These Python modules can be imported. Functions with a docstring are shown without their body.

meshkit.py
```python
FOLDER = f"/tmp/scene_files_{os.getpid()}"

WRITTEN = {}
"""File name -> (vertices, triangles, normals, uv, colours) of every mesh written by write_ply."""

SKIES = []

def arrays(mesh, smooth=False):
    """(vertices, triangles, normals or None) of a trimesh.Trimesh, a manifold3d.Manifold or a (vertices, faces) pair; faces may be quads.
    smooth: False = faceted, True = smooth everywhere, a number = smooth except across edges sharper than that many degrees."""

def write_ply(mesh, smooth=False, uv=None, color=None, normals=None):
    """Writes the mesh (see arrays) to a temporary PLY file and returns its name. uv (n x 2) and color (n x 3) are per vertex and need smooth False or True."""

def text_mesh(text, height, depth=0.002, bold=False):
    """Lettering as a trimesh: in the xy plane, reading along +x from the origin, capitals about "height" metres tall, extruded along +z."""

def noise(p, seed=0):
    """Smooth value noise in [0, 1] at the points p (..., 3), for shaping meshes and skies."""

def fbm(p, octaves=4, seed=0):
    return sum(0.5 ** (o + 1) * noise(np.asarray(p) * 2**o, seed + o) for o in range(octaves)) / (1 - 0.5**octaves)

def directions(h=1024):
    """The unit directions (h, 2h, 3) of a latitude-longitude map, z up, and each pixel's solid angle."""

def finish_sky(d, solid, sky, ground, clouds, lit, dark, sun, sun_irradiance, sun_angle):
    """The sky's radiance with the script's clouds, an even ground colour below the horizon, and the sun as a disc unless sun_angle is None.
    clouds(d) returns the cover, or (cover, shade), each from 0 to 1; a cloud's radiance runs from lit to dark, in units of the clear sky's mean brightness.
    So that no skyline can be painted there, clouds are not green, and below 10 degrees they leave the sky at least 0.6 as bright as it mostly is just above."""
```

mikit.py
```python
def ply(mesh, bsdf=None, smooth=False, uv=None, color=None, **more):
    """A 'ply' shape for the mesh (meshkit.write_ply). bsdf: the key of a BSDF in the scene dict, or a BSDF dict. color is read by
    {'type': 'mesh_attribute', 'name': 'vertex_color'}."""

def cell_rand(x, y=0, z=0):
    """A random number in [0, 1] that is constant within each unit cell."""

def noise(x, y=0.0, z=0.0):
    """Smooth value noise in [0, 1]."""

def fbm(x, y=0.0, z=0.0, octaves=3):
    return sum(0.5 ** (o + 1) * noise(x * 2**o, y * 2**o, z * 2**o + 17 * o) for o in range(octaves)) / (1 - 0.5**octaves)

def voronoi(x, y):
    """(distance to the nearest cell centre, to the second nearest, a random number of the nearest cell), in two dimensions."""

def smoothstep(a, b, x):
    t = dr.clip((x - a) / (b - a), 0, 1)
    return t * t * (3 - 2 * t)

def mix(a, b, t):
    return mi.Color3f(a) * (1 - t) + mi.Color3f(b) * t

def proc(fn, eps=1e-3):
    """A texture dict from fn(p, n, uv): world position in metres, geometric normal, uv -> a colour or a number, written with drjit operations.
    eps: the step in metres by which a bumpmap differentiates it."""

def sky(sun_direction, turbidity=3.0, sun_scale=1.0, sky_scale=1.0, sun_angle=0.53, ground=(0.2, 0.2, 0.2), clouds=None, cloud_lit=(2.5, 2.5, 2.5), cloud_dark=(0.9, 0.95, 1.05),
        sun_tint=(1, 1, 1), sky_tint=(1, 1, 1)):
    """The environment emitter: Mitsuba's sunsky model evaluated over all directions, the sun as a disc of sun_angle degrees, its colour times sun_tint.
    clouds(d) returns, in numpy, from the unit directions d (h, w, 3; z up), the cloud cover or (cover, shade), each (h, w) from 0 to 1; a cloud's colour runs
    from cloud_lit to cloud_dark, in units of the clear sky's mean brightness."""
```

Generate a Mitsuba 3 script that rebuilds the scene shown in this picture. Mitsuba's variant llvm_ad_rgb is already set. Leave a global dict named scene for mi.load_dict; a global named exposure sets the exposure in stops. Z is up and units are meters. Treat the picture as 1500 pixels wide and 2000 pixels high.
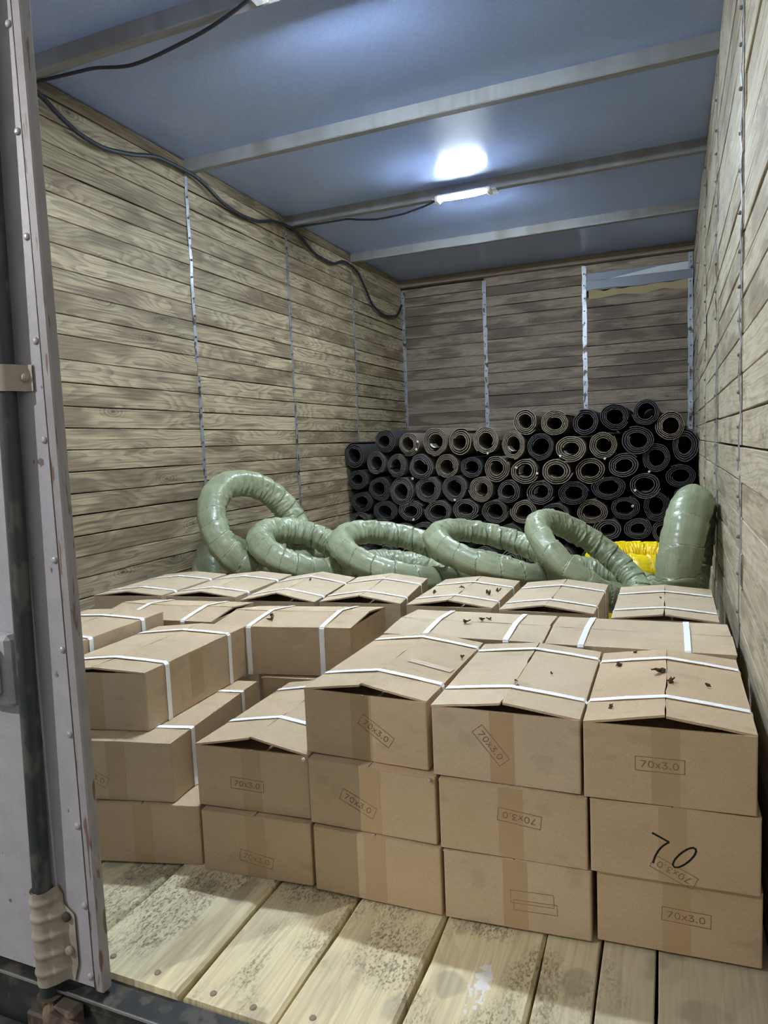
import math, random
import numpy as np
import drjit as dr
import trimesh
import mitsuba as mi
import mikit, meshkit
from mikit import noise, fbm, voronoi, cell_rand, smoothstep, mix, proc
from shapely.geometry import Polygon, box as sbox
from shapely import affinity

T = mi.ScalarTransform4f
rng = np.random.default_rng(7)
random.seed(7)
scene, labels = {}, {}

# ------------------------------------------------------------------ camera, lights, exposure
CAM = np.array([2.23, -0.9225, 0.96])
FWD = np.array([-0.381086, 0.919819, -0.093308])
UPV = np.array([0.002314, 0.101873, 0.994795])
scene['camera'] = {'type': 'perspective', 'fov': 57.8294, 'fov_axis': 'x', 'near_clip': 0.05, 'far_clip': 60.0,
                   'to_world': T().look_at(origin=CAM.tolist(), target=(CAM + FWD).tolist(), up=UPV.tolist())}
exposure = 2.83
LAMP_RADIANCE = (88.0, 104.0, 119.0)
YARD = (-0.10, -1.65, 2.05)
scene['surroundings_light'] = {'type': 'constant', 'radiance': {'type': 'rgb', 'value': [0.064, 0.061, 0.057]}}
scene['yard_lamp_light'] = {'type': 'point', 'position': list(YARD), 'intensity': {'type': 'rgb', 'value': [1.55, 1.53, 1.55]}}

W, L, H, ZC = 2.40, 5.075, 2.36, 2.42          # inner width, depth, underside of the roof ribs, ceiling sheet
RIBS = [1.074, 2.054, 3.034, 4.013]


def lin(r, g, b):
    return [((v / 255 + 0.055) / 1.055) ** 2.4 if v > 10 else v / 255 / 12.92 for v in (r, g, b)]


# ------------------------------------------------------------------ naming helpers
def key_for(name, parent=None):
    k = f'{parent}__{name}' if parent else name
    if k not in USED:
        USED.add(k)
        return k
    n = 1
    while f'{k}_{n:03d}' in USED:
        n += 1
    USED.add(f'{k}_{n:03d}')
    return f'{k}_{n:03d}'


USED = set()


def obj(name, mesh, bsdf, parent=None, smooth=False, label=None, uv=None, **more):
    k = key_for(name, parent)
    scene[k] = mikit.ply(mesh, bsdf, smooth=smooth, uv=uv, **more)
    if label:
        labels[k] = {'label': label}
    return k


def share(name, shape, parent=None):
    k = key_for(name, parent)
    scene[k] = dict(shape)
    return k


def thing(name, label=None, category=None, group=None, kind=None):
    k = key_for(name)
    d = {}
    if label: d['label'] = label
    if category: d['category'] = category
    if group: d['group'] = group
    if kind: d['kind'] = kind
    labels[k] = d
    return k


# ------------------------------------------------------------------ mesh helpers
def cat(*ms):
    return trimesh.util.concatenate([m for m in ms])


def bx(x0, x1, y0, y1, z0, z1):
    m = trimesh.creation.box((x1 - x0, y1 - y0, z1 - z0))
    m.apply_translation(((x0 + x1) / 2, (y0 + y1) / 2, (z0 + z1) / 2))
    return m


def cbx(x0, x1, y0, y1, z0, z1, c=0.003):
    """chamfered box"""
    import manifold3d as m3
    pts = []
    for i, a in enumerate((x0, x1)):
        for j, b in enumerate((y0, y1)):
            for k, e in enumerate((z0, z1)):
                s = np.array([1 if i == 0 else -1, 1 if j == 0 else -1, 1 if k == 0 else -1]) * c
                for ax in range(3):
                    q = np.array([a, b, e], float)
                    for o in range(3):
                        if o != ax: q[o] += s[o]
                    pts.append(q)
    return trimesh.convex.convex_hull(np.array(pts))


def tube(pts, r, n=10, cap=True):
    pts = np.asarray(pts, float)
    t = np.gradient(pts, axis=0)
    t /= np.linalg.norm(t, axis=1, keepdims=True)
    ref = np.array([0, 0, 1.0]) if abs(t[0][2]) < 0.9 else np.array([1.0, 0, 0])
    rr = np.broadcast_to(np.asarray(r, float), (len(pts),))
    V = []
    u = np.cross(t[0], ref)
    for i, p in enumerate(pts):
        u = u - t[i] * (u @ t[i])
        u /= np.linalg.norm(u)
        v = np.cross(t[i], u)
        a = np.arange(n) * 2 * np.pi / n
        V.append(p + rr[i] * (np.cos(a)[:, None] * u + np.sin(a)[:, None] * v))
    V = np.vstack(V)
    F = []
    m = len(pts)
    for i in range(m - 1):
        for k in range(n):
            a, b = i * n + k, i * n + (k + 1) % n
            F += [[a, b, b + n], [a, b + n, a + n]]
    if cap:
        V = np.vstack([V, pts[:1], pts[-1:]])
        for k in range(n):
            F += [[len(V) - 2, (k + 1) % n, k], [len(V) - 1, (m - 1) * n + k, (m - 1) * n + (k + 1) % n]]
    return trimesh.Trimesh(V, F, process=False)


def spline(pts, n=60):
    from scipy.interpolate import CubicSpline, PchipInterpolator
    pts = np.asarray(pts, float)
    s = np.r_[0, np.cumsum(np.linalg.norm(np.diff(pts, axis=0), axis=1))]
    q = np.linspace(0, s[-1], n)
    return np.stack([PchipInterpolator(s, pts[:, i])(q) for i in range(3)], 1)


def dome(c, axis, r, h, n=12):
    """a domed rivet head at c, bulging along axis"""
    axis = np.asarray(axis, float); axis /= np.linalg.norm(axis)
    ref = np.array([0, 0, 1.0]) if abs(axis[2]) < 0.9 else np.array([1.0, 0, 0])
    u = np.cross(axis, ref); u /= np.linalg.norm(u)
    v = np.cross(axis, u)
    V, F = [], []
    prof = [(1.0, -0.3), (1.0, 0.25), (0.85, 0.65), (0.5, 0.93)]
    for rr, hh in prof:
        for k in range(n):
            a = 2 * np.pi * k / n
            V.append(np.asarray(c) + axis * h * hh + r * rr * (u * math.cos(a) + v * math.sin(a)))
    V.append(np.asarray(c) + axis * h)
    for i in range(len(prof) - 1):
        for k in range(n):
            a, b = i * n + k, i * n + (k + 1) % n
            F += [[a, b, b + n], [a, b + n, a + n]]
    for k in range(n):
        F.append([(len(prof) - 1) * n + k, (len(prof) - 1) * n + (k + 1) % n, len(V) - 1])
    return trimesh.Trimesh(np.array(V), F, process=False)


# ------------------------------------------------------------------ materials
def mat(name, base, rough=0.6, spec=0.4, metallic=0.0, bump=None, bump_scale=1.0, eps=1e-3, **more):
    d = {'type': 'principled', 'base_color': base if isinstance(base, dict) else {'type': 'rgb', 'value': list(base)},
         'roughness': rough, 'specular': spec, 'metallic': metallic, **more}
    if bump is not None:
        d = {'type': 'bumpmap', 'arbitrary': proc(bump, eps), 'scale': bump_scale, 'bsdf': d}
    scene[name] = {'type': 'twosided', 'bsdf': d}


def wood_fn(light, mid, dark, stain, stain_lo, stain_hi, grain=0.55, stain_u=4.0, stain_v=15.0):
    light, mid, dark, stain = (lin(*c) for c in (light, mid, dark, stain))

    def fn(p, n, uv):
        u, v = uv.x, uv.y
        idx = dr.floor(v)
        lv = v - idx
        tone = cell_rand(idx, 3, 1)
        ch = cell_rand(idx, 5, 2)
        warp = fbm(u * 1.7 + idx * 7.31, lv * 9.0, 0.0, 3)
        # cathedral figure: closed ring lines that follow the warped field
        rings = lv * (8.0 + 10.0 * ch) + warp * 5.5
        fr = rings * 2.2 - dr.floor(rings * 2.2)
        late = smoothstep(0.2, 0.9, fr) * (1 - smoothstep(0.92, 1.0, fr))
        fine = fbm(u * 2.2 + idx * 3.7, (lv + warp * 0.05) * 260.0, 0.0, 2)
        # knots
        kd, k2, kr = voronoi(u * 3.6 + idx * 3.3, lv * 8.0 + idx * 1.7)
        knot = (1 - smoothstep(0.03, 0.09, kd)) * dr.select(kr > 0.84, 1.0, 0.0)
        kring = (0.5 + 0.5 * dr.sin(kd * 75.0)) * (1 - smoothstep(0.12, 0.42, kd)) * dr.select(kr > 0.84, 1.0, 0.0)
        c = mix(light, mid, dr.clip(0.55 * tone + 0.5 * (warp - 0.3), 0, 1))
        c = mix(c, dark, dr.clip(grain * (0.42 * late + 0.5 * smoothstep(0.45, 0.8, fine)) + 0.4 * kring, 0, 0.8))
        s1 = 0.84 * fbm(u * stain_u + idx * 11.3 + 0.3 * fine, lv * stain_v + idx * 2.0, 3.0, 3) + 0.16 * fbm(u * 7.0, lv * 130.0, idx * 1.7, 2)
        s = smoothstep(stain_lo, stain_hi, s1 + 0.16 * (tone - 0.5))
        c = mix(c, stain, s * 0.62)
        grime = smoothstep(0.45, 0.85, fbm(u * 9.0, lv * 110.0 + idx, 5.0, 3))
        c = mix(c, dark, grime * 0.3)
        c = mix(c, dark, knot * 0.7)
        return c * (0.86 + 0.28 * noise(u * 1.3 + idx * 5.0, p.z * 1.1, p.x))
    return fn


def wood_bump(p, n, uv):
    idx = dr.floor(uv.y)
    lv = uv.y - idx
    return fbm(uv.x * 5.0 + idx * 3.7, lv * 200.0, 0.0, 2)


mat('wood_left_wall', proc(wood_fn((184, 168, 137), (156, 139, 112), (80, 67, 54), (92, 74, 58), 0.42, 0.70, 0.8, 4.0, 10.0)), 0.62, 0.35, bump=wood_bump, bump_scale=0.0012)
mat('wood_back_wall', proc(wood_fn((158, 142, 122), (134, 118, 102), (86, 72, 62), (76, 64, 56), 0.44, 0.64)), 0.66, 0.3)
mat('wood_right_wall', proc(wood_fn((172, 163, 142), (150, 140, 117), (104, 92, 75), (112, 98, 79), 0.53, 0.70, 0.55)), 0.64, 0.3)
mat('wood_rib', proc(wood_fn((146, 147, 148), (132, 132, 132), (104, 102, 98), (120, 114, 104), 0.6, 0.8, 0.3)), 0.65, 0.3)


def floor_fn(p, n, uv):
    base = wood_fn((230, 218, 178), (214, 202, 164), (160, 144, 112), (180, 164, 132), 0.58, 0.76, 0.4, 3.0, 9.0)(p, n, uv)
    left = 1 - smoothstep(1.55, 1.85, p.x)
    d1 = smoothstep(0.46, 0.68, fbm(p.x * 8.0, p.y * 5.0, 2.0, 3) + 0.13 * left - 0.05)
    speck = smoothstep(0.42, 0.8, fbm(p.x * 330.0, p.y * 170.0, 1.0, 3))
    c = mix(base, lin(74, 64, 50), d1 * (0.12 + 0.6 * speck))
    # greyer boards towards the right wall, with oily spots
    c = mix(c, lin(150, 147, 134), smoothstep(1.9, 2.25, p.x) * 0.55)
    spot = smoothstep(0.62, 0.72, fbm(p.x * 14.0 + 4.0, p.y * 11.0, 7.0, 3))
    c = mix(c, lin(120, 112, 96), spot * 0.35)
    # a splash of white lime
    q = dr.sqrt(dr.square((p.x - 1.913) / 0.016) + dr.square((p.y - 0.208) / 0.06))
    wsp = smoothstep(0.0, 0.3, 0.9 - q + 1.9 * (fbm(p.x * 120.0, p.y * 80.0, 0.0, 3) - 0.5)) * 0.8
    return mix(c, [0.8, 0.8, 0.8], wsp)


mat('wood_floor', proc(floor_fn), 0.6, 0.3, bump=wood_bump, bump_scale=0.001)
mat('wood_shadow_gap', lin(50, 44, 38), 0.9, 0.1)


def ceiling_fn(p, n, uv):
    g = fbm(p.x * 2.5, p.y * 2.5, 0.0, 3)
    f = noise(p.x * 260.0, p.y * 260.0)
    return mix(lin(146, 164, 206), lin(158, 176, 218), g) * (0.93 + 0.14 * f)


mat('ceiling_sheet', proc(ceiling_fn), 0.22, 0.5)


def metal_strip_fn(p, n, uv):
    g = fbm(p.x * 30.0 + p.y * 30.0, p.z * 14.0, 0.0, 3)
    rust = smoothstep(0.62, 0.75, fbm(p.y * 40.0 + p.x * 40.0, p.z * 22.0, 3.0, 3))
    return mix(mix(lin(132, 138, 146), lin(186, 190, 198), g), lin(86, 70, 58), rust)


mat('galvanised_strip', proc(metal_strip_fn), 0.42, 0.5, 0.55)
mat('bolt_steel', lin(104, 98, 90), 0.5, 0.5, 0.3)
mat('floor_bolt', lin(134, 122, 104), 0.6, 0.4)


def kraft_fn(c1, c2):
    c1, c2 = lin(*c1), lin(*c2)

    def fn(p, n, uv):
        g = fbm(p.x * 7.0, p.y * 7.0, p.z * 9.0, 3)
        fib = noise(p.x * 520.0 + p.z * 60, p.y * 520.0, p.z * 520.0)
        c = mix(c1, c2, dr.clip(0.25 + 0.9 * (g - 0.25), 0, 1)) * (0.90 + 0.2 * fib)
        scuff = smoothstep(0.62, 0.74, fbm(p.x * 16.0, p.y * 30.0, p.z * 24.0 + 5.0, 3))
        return c * (1 - 0.10 * scuff)
    return fn


mat('kraft', proc(kraft_fn((189, 167, 137), (173, 150, 119))), 0.7, 0.3)
mat('kraft_pale', proc(kraft_fn((192, 173, 146), (177, 157, 129))), 0.7, 0.3)
mat('packing_tape', lin(172, 147, 114), 0.36, 0.4)
mat('white_strap', lin(236, 238, 240), 0.35, 0.5)
mat('stamp_ink', lin(132, 104, 78), 0.7, 0.2)
mat('stamp_ink_faint', lin(146, 118, 88), 0.7, 0.2)
mat('marker_ink', lin(22, 20, 20), 0.5, 0.3)
mat('dry_leaf', lin(72, 58, 40), 0.8, 0.2)


def wrap_fn(p, n, uv):
    weave = noise(p.x * 400.0, p.y * 400.0, p.z * 400.0)
    g = fbm(uv.x * 3.0, uv.y * 4.0, 0.0, 3)
    band = cell_rand(dr.floor(uv.x), 3, dr.floor(uv.y * 0.01))
    seam = smoothstep(0.955, 0.985, uv.x - dr.floor(uv.x))
    c = mix(lin(160, 166, 136), lin(134, 142, 110), g) * (0.88 + 0.2 * weave) * (0.92 + 0.16 * band)
    return mix(c, lin(60, 66, 50), seam * 0.75)


mat('green_wrap', proc(wrap_fn), 0.34, 0.5, clearcoat=0.25, clearcoat_gloss=0.7)


def yellow_fn(p, n, uv):
    g = fbm(uv.x * 3.0, uv.y * 4.0, 0.0, 3)
    seam = smoothstep(0.9, 0.99, uv.x - dr.floor(uv.x))
    return mix(mix(lin(252, 224, 20), lin(238, 200, 10), g), lin(150, 120, 6), seam * 0.5)


mat('yellow_wrap', proc(yellow_fn), 0.34, 0.5)


def felt_fn(c1, c2):
    c1, c2 = lin(*c1), lin(*c2)

    def fn(p, n, uv):
        g = fbm(p.x * 18.0, p.y * 6.0, p.z * 18.0, 3)
        f = noise(p.x * 240.0, p.y * 240.0, p.z * 240.0)
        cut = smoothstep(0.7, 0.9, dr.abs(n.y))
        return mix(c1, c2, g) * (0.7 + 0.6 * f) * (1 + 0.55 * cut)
    return fn


mat('felt_brown', proc(felt_fn((112, 102, 88), (84, 76, 66))), 0.75, 0.25)
mat('felt_grey', proc(felt_fn((86, 82, 78), (64, 61, 58))), 0.75, 0.25)
mat('felt_black', proc(felt_fn((62, 60, 60), (44, 43, 44))), 0.7, 0.3)
mat('pale_paper', lin(206, 204, 196), 0.7, 0.2)


def door_fn(p, n, uv):
    g = fbm(p.x * 30.0, p.z * 30.0, 0.0, 3)
    c = mix(lin(170, 170, 176), lin(156, 156, 161), g) * (0.96 + 0.08 * noise(p.x * 420, p.z * 420))
    chip = smoothstep(0.80, 0.84, fbm(p.x * 50.0, p.z * 24.0, 3.0, 3))
    return mix(c, lin(96, 78, 66), chip * 0.8)


def edge_fn(p, n, uv):
    c = mix(lin(160, 158, 160), lin(140, 138, 140), fbm(p.y * 60.0, p.z * 20.0, 0.0, 3))
    low = 1 - smoothstep(0.0, 0.9, p.z)
    rust = smoothstep(0.60, 0.70, fbm(p.x * 120.0 + p.y * 120.0, p.z * 16.0, 4.0, 4) + 0.08 * low - 0.06)
    return mix(c, lin(104, 74, 52), rust * 0.8)


mat('door_paint', proc(door_fn), 0.45, 0.4)
mat('door_edge_paint', proc(edge_fn), 0.5, 0.4)


def dirty_fn(c1, c2, c3):
    c1, c2, c3 = lin(*c1), lin(*c2), lin(*c3)

    def fn(p, n, uv):
        g = fbm(p.x * 22.0, p.y * 22.0, p.z * 22.0, 4)
        d = smoothstep(0.52, 0.68, fbm(p.x * 40.0, p.y * 40.0, p.z * 16.0 + 3.0, 3))
        return mix(mix(c1, c2, g), c3, d)
    return fn


mat('black_steel', proc(dirty_fn((34, 36, 38), (52, 53, 53), (74, 72, 64))), 0.42, 0.5)
mat('rod_steel', proc(dirty_fn((44, 50, 54), (60, 66, 68), (84, 84, 80))), 0.38, 0.5)
mat('cast_paint', proc(dirty_fn((170, 164, 150), (154, 147, 134), (148, 139, 125))), 0.4, 0.5)
mat('dark_keeper', proc(dirty_fn((58, 52, 46), (80, 72, 62), (112, 98, 80))), 0.6, 0.4)
mat('bare_edge', lin(206, 206, 204), 0.3, 0.6, 0.8)
mat('screw_zinc', lin(172, 172, 174), 0.4, 0.5, 0.2)
mat('cable_rubber', lin(40, 42, 50), 0.5, 0.4)
mat('lamp_plastic', lin(228, 230, 234), 0.4, 0.5)
mat('vent_metal', lin(122, 126, 136), 0.5, 0.5, 0.3)
mat('vent_pale', lin(206, 208, 212), 0.5, 0.4)  # pale colour stands for the brightness outside the vent
mat('torn_wood', lin(170, 154, 116), 0.8, 0.2)
mat('yard_ground', lin(96, 94, 92), 0.9, 0.2)

# ------------------------------------------------------------------ planks
PIDX = [0]


def plank(lo, hi, v0, v1, thick, seed, proud=0.0, chamfer=0.0015, seg=0.35, wob=0.0008):
    """plank in (u, v, t): u along, v across, t outwards from the face (face at t = proud). Returns vertices, faces and uv."""
    n = max(2, int(round((hi - lo) / seg)) + 1)
    us = np.linspace(lo, hi, n)
    r = np.random.default_rng(seed)
    a = v0 + r.normal(0, wob, n)
    b = v1 + r.normal(0, wob, n)
    f = proud + r.normal(0, 0.0008, n)
    V = np.array([[[u, a[i], -thick], [u, a[i], f[i] - chamfer], [u, a[i] + chamfer, f[i]],
                   [u, b[i] - chamfer, f[i]], [u, b[i], f[i] - chamfer], [u, b[i], -thick]] for i, u in enumerate(us)]).reshape(-1, 3)
    F = []
    for i in range(n - 1):
        for k in range(6):
            p, q = i * 6 + k, i * 6 + (k + 1) % 6
            F += [[p, p + 6, q + 6], [p, q + 6, q]]
    for s in (0, (n - 1) * 6):
        for k in range(1, 5):
            F.append([s, s + k, s + k + 1])
    PIDX[0] += 1
    uv = np.stack([V[:, 0] + (PIDX[0] * 3.77) % 40, PIDX[0] + 0.2 + (V[:, 1] - v0) + (0.4 if PIDX[0] % 3 else 0.1)], 1)
    return V, np.array(F), uv


def add_plank(parent, name, bsdf, place, lo, hi, v0, v1, thick=0.022, **kw):
    V, F, uv = plank(lo, hi, v0, v1, thick, 1000 + PIDX[0], **kw)
    return obj(name, trimesh.Trimesh(place(V), F, process=False), bsdf, parent, uv=uv)


# ------------------------------------------------------------------ the truck body
JL = [2.418, 2.361, 2.281, 2.188, 2.094, 2.0, 1.907, 1.807, 1.715, 1.628, 1.536, 1.456, 1.359, 1.269, 1.174, 1.086, 0.999, 0.909, 0.822, 0.734, 0.646, 0.561, 0.475,
      0.389, 0.30, 0.21, 0.12, 0.03]
JR = [2.418, 2.361, 2.30, 2.21, 2.115, 2.02, 1.925, 1.83, 1.737, 1.645, 1.552, 1.457, 1.381, 1.299, 1.204, 1.11, 1.014, 0.922, 0.83, 0.737, 0.645, 0.552, 0.459, 0.366, 0.273, 0.18, 0.09, 0.0]
JB = [2.35, 2.271, 2.19, 2.107, 2.02, 1.913, 1.825, 1.715, 1.63, 1.543, 1.45, 1.35, 1.24, 1.137, 1.03, 0.93, 0.83, 0.72, 0.61, 0.5, 0.4, 0.3, 0.2, 0.1, 0.0]
Lw = lambda V: np.stack([V[:, 2], V[:, 0], V[:, 1]], 1)                # left wall: u->y, v->z, t->+x
Rw = lambda V: np.stack([W - V[:, 2], V[:, 0], V[:, 1]], 1)
Bw = lambda V: np.stack([V[:, 0], L - V[:, 2], V[:, 1]], 1)
SEG_Y = [0.0] + RIBS + [L]

labels['wall_left'] = {'kind': 'structure'}
obj('sheathing', bx(-0.045, -0.022, -0.02, L + 0.05, -0.05, ZC + 0.03), 'wood_shadow_gap', 'wall_left')
USED.add('wall_left')
for s in range(5):
    for k in range(len(JL) - 1):
        dz = rng.normal(0, 0.004)
        gap = random.choice([0.0014, 0.0016, 0.0018, 0.002, 0.0025, 0.004])
        add_plank('wall_left', 'plank', 'wood_left_wall', Lw, SEG_Y[s] + 0.001, SEG_Y[s + 1] - 0.001, JL[k + 1] + gap, JL[k] - gap, proud=rng.normal(0, 0.0012))
labels['wall_right'] = {'kind': 'structure'}
obj('sheathing', bx(W + 0.022, W + 0.045, -0.02, L + 0.05, -0.05, ZC + 0.03), 'wood_shadow_gap', 'wall_right')
for s in range(5):
    for k in range(len(JR) - 1):
        gap = random.choice([0.0008, 0.001, 0.0014, 0.002, 0.004])
        add_plank('wall_right', 'plank', 'wood_right_wall', Rw, SEG_Y[s] + 0.001, SEG_Y[s + 1] - 0.001, JR[k + 1] + gap, JR[k] - gap, proud=rng.normal(0, 0.0018))
labels['wall_back'] = {'kind': 'structure'}
obj('sheathing', bx(-0.045, W + 0.045, L + 0.022, L + 0.045, -0.05, ZC + 0.03), 'wood_shadow_gap', 'wall_back')
SEG_X = [0.0, 0.757, 1.585, W]
for s in range(3):
    off = (0.0, 0.012, -0.006)[s]
    for k in range(len(JB) - 1):
        if s == 2 and JB[k + 1] > 2.05:
            continue
        gap = random.choice([0.001, 0.0015, 0.0025])
        add_plank('wall_back', 'plank', 'wood_back_wall', Bw, SEG_X[s] + 0.001, SEG_X[s + 1] - 0.001, JB[k + 1] + gap + off, JB[k] - gap + off, proud=rng.normal(0, 0.0012))
# the top right corner of the back wall: a pale torn board, a metal flashing and a pale panel painted for the bright vent slot
add_plank('wall_back', 'plank', 'wood_back_wall', Bw, 1.586, W, 2.022, 2.085)
V, F, uv = plank(1.62, 2.37, 2.088, 2.15, 0.02, 5, seg=0.06, wob=0.009)
obj('torn_board', trimesh.Trimesh(Bw(V), F, process=False), 'torn_wood', 'wall_back', label='pale torn board edge under the vent')
V, F, uv = plank(1.60, W - 0.01, 2.152, 2.225, 0.02, 6, proud=0.004, seg=0.2, wob=0.003)
V[:, 1] += (V[:, 0] - 1.6) * 0.0
obj('vent_flashing', trimesh.Trimesh(Bw(V), F, process=False), 'vent_metal', 'wall_back', label='grey metal flashing below the vent')
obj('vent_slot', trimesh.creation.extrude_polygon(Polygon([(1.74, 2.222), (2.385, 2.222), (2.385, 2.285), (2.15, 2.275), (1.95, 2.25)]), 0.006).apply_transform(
    np.array([[1, 0, 0, 0], [0, 0, -1, L + 0.004], [0, 1, 0, 0], [0, 0, 0, 1.0]])), 'vent_pale', 'wall_back', label='pale panel painted for the brightness in the narrow vent')
add_plank('wall_back', 'plank', 'wood_back_wall', Bw, 1.586, W, 2.288, 2.355, proud=-0.002)
obj('vent_backing', bx(1.586, W, L + 0.008, L + 0.02, 2.15, 2.30), 'vent_metal', 'wall_back')
obj('header_beam', cbx(-0.02, W + 0.02, L - 0.055, L + 0.02, H, ZC), 'wood_back_wall', 'wall_back', uv=None)

labels['ceiling'] = {'kind': 'structure'}
obj('sheet', bx(-0.045, W + 0.045, -0.06, L + 0.05, ZC, ZC + 0.03), 'ceiling_sheet', 'ceiling')
for y in RIBS:
    V, F, uv = plank(0.0, W, 0.0, 0.045, ZC - H, 77 + int(y * 10), proud=0.0, wob=0.0012, chamfer=0.004)
    P = np.stack([V[:, 0], y + V[:, 1], H - V[:, 2]], 1)
    obj('roof_rib', trimesh.Trimesh(P, F, process=False), 'wood_rib', 'ceiling', uv=uv, label='pale timber roof rib')

# galvanised strips nailed over the plank joints
bolt_shapes = {}


def strip(parent, place, u, v_lo, v_hi, width, seed, bow=0.003, step=0.095, out=0.002):
    r = np.random.default_rng(seed)
    n = max(4, int((v_hi - v_lo) / 0.045))
    vs = np.linspace(v_lo, v_hi, n)
    V = []
    for v in vs:
        c = u + r.normal(0, 0.0016)
        t = out + abs(r.normal(0, bow * 0.45))
        h = width / 2 * (1 + r.normal(0, 0.08))
        V += [[c - h, v, t - 0.002], [c - h, v, t], [c + h, v, t], [c + h, v, t - 0.002]]
    F = []
    for i in range(n - 1):
        for k in range(4):
            p, q = i * 4 + k, i * 4 + (k + 1) % 4
            F += [[p, p + 4, q + 4], [p, q + 4, q]]
    for s in (0, (n - 1) * 4):
        F += [[s, s + 1, s + 2], [s, s + 2, s + 3]]
    k = obj('metal_strip', trimesh.Trimesh(place(np.array(V)), F, process=False), 'galvanised_strip', parent, label='perforated galvanised nailing strip')
    v = v_lo + 0.03
    while v < v_hi - 0.01:
        q = place(np.array([[u + r.normal(0, 0.002), v, out + 0.003]]))[0]
        ax = place(np.array([[0, 0, 1.0]]))[0] - place(np.array([[0, 0, 0.0]]))[0]
        obj('bolt', dome(q, ax, 0.0055, 0.006, 8), 'bolt_steel', k)
        v += step * r.uniform(0.85, 1.15)
    return k


strip('wall_left', Lw, 2.054, 1.425, 2.35, 0.022, 1)
strip('wall_left', Lw, 2.058, 0.72, 1.36, 0.022, 2)
strip('wall_left', Lw, 3.034, 1.33, 2.33, 0.022, 3)
strip('wall_left', Lw, 3.04, 0.5, 1.27, 0.022, 4)
strip('wall_left', Lw, 4.013, 0.85, 2.3, 0.018, 5, step=0.14)
strip('wall_right', Rw, 1.10, 0.86, 2.36, 0.026, 6, 0.008, out=0.003)
strip('wall_right', Rw, 1.09, 0.25, 0.85, 0.024, 7, 0.006, out=0.003)
strip('wall_right', Rw, 2.11, 0.5, 2.35, 0.024, 8, 0.007, out=0.003)
strip('wall_right', Rw, 3.03, 0.6, 2.34, 0.022, 9, 0.005, out=0.003)
strip('wall_right', Rw, 4.10, 0.8, 2.3, 0.022, 10, 0.005, out=0.003)
strip('wall_back', Bw, 0.012, 1.0, 2.33, 0.03, 11)
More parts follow.
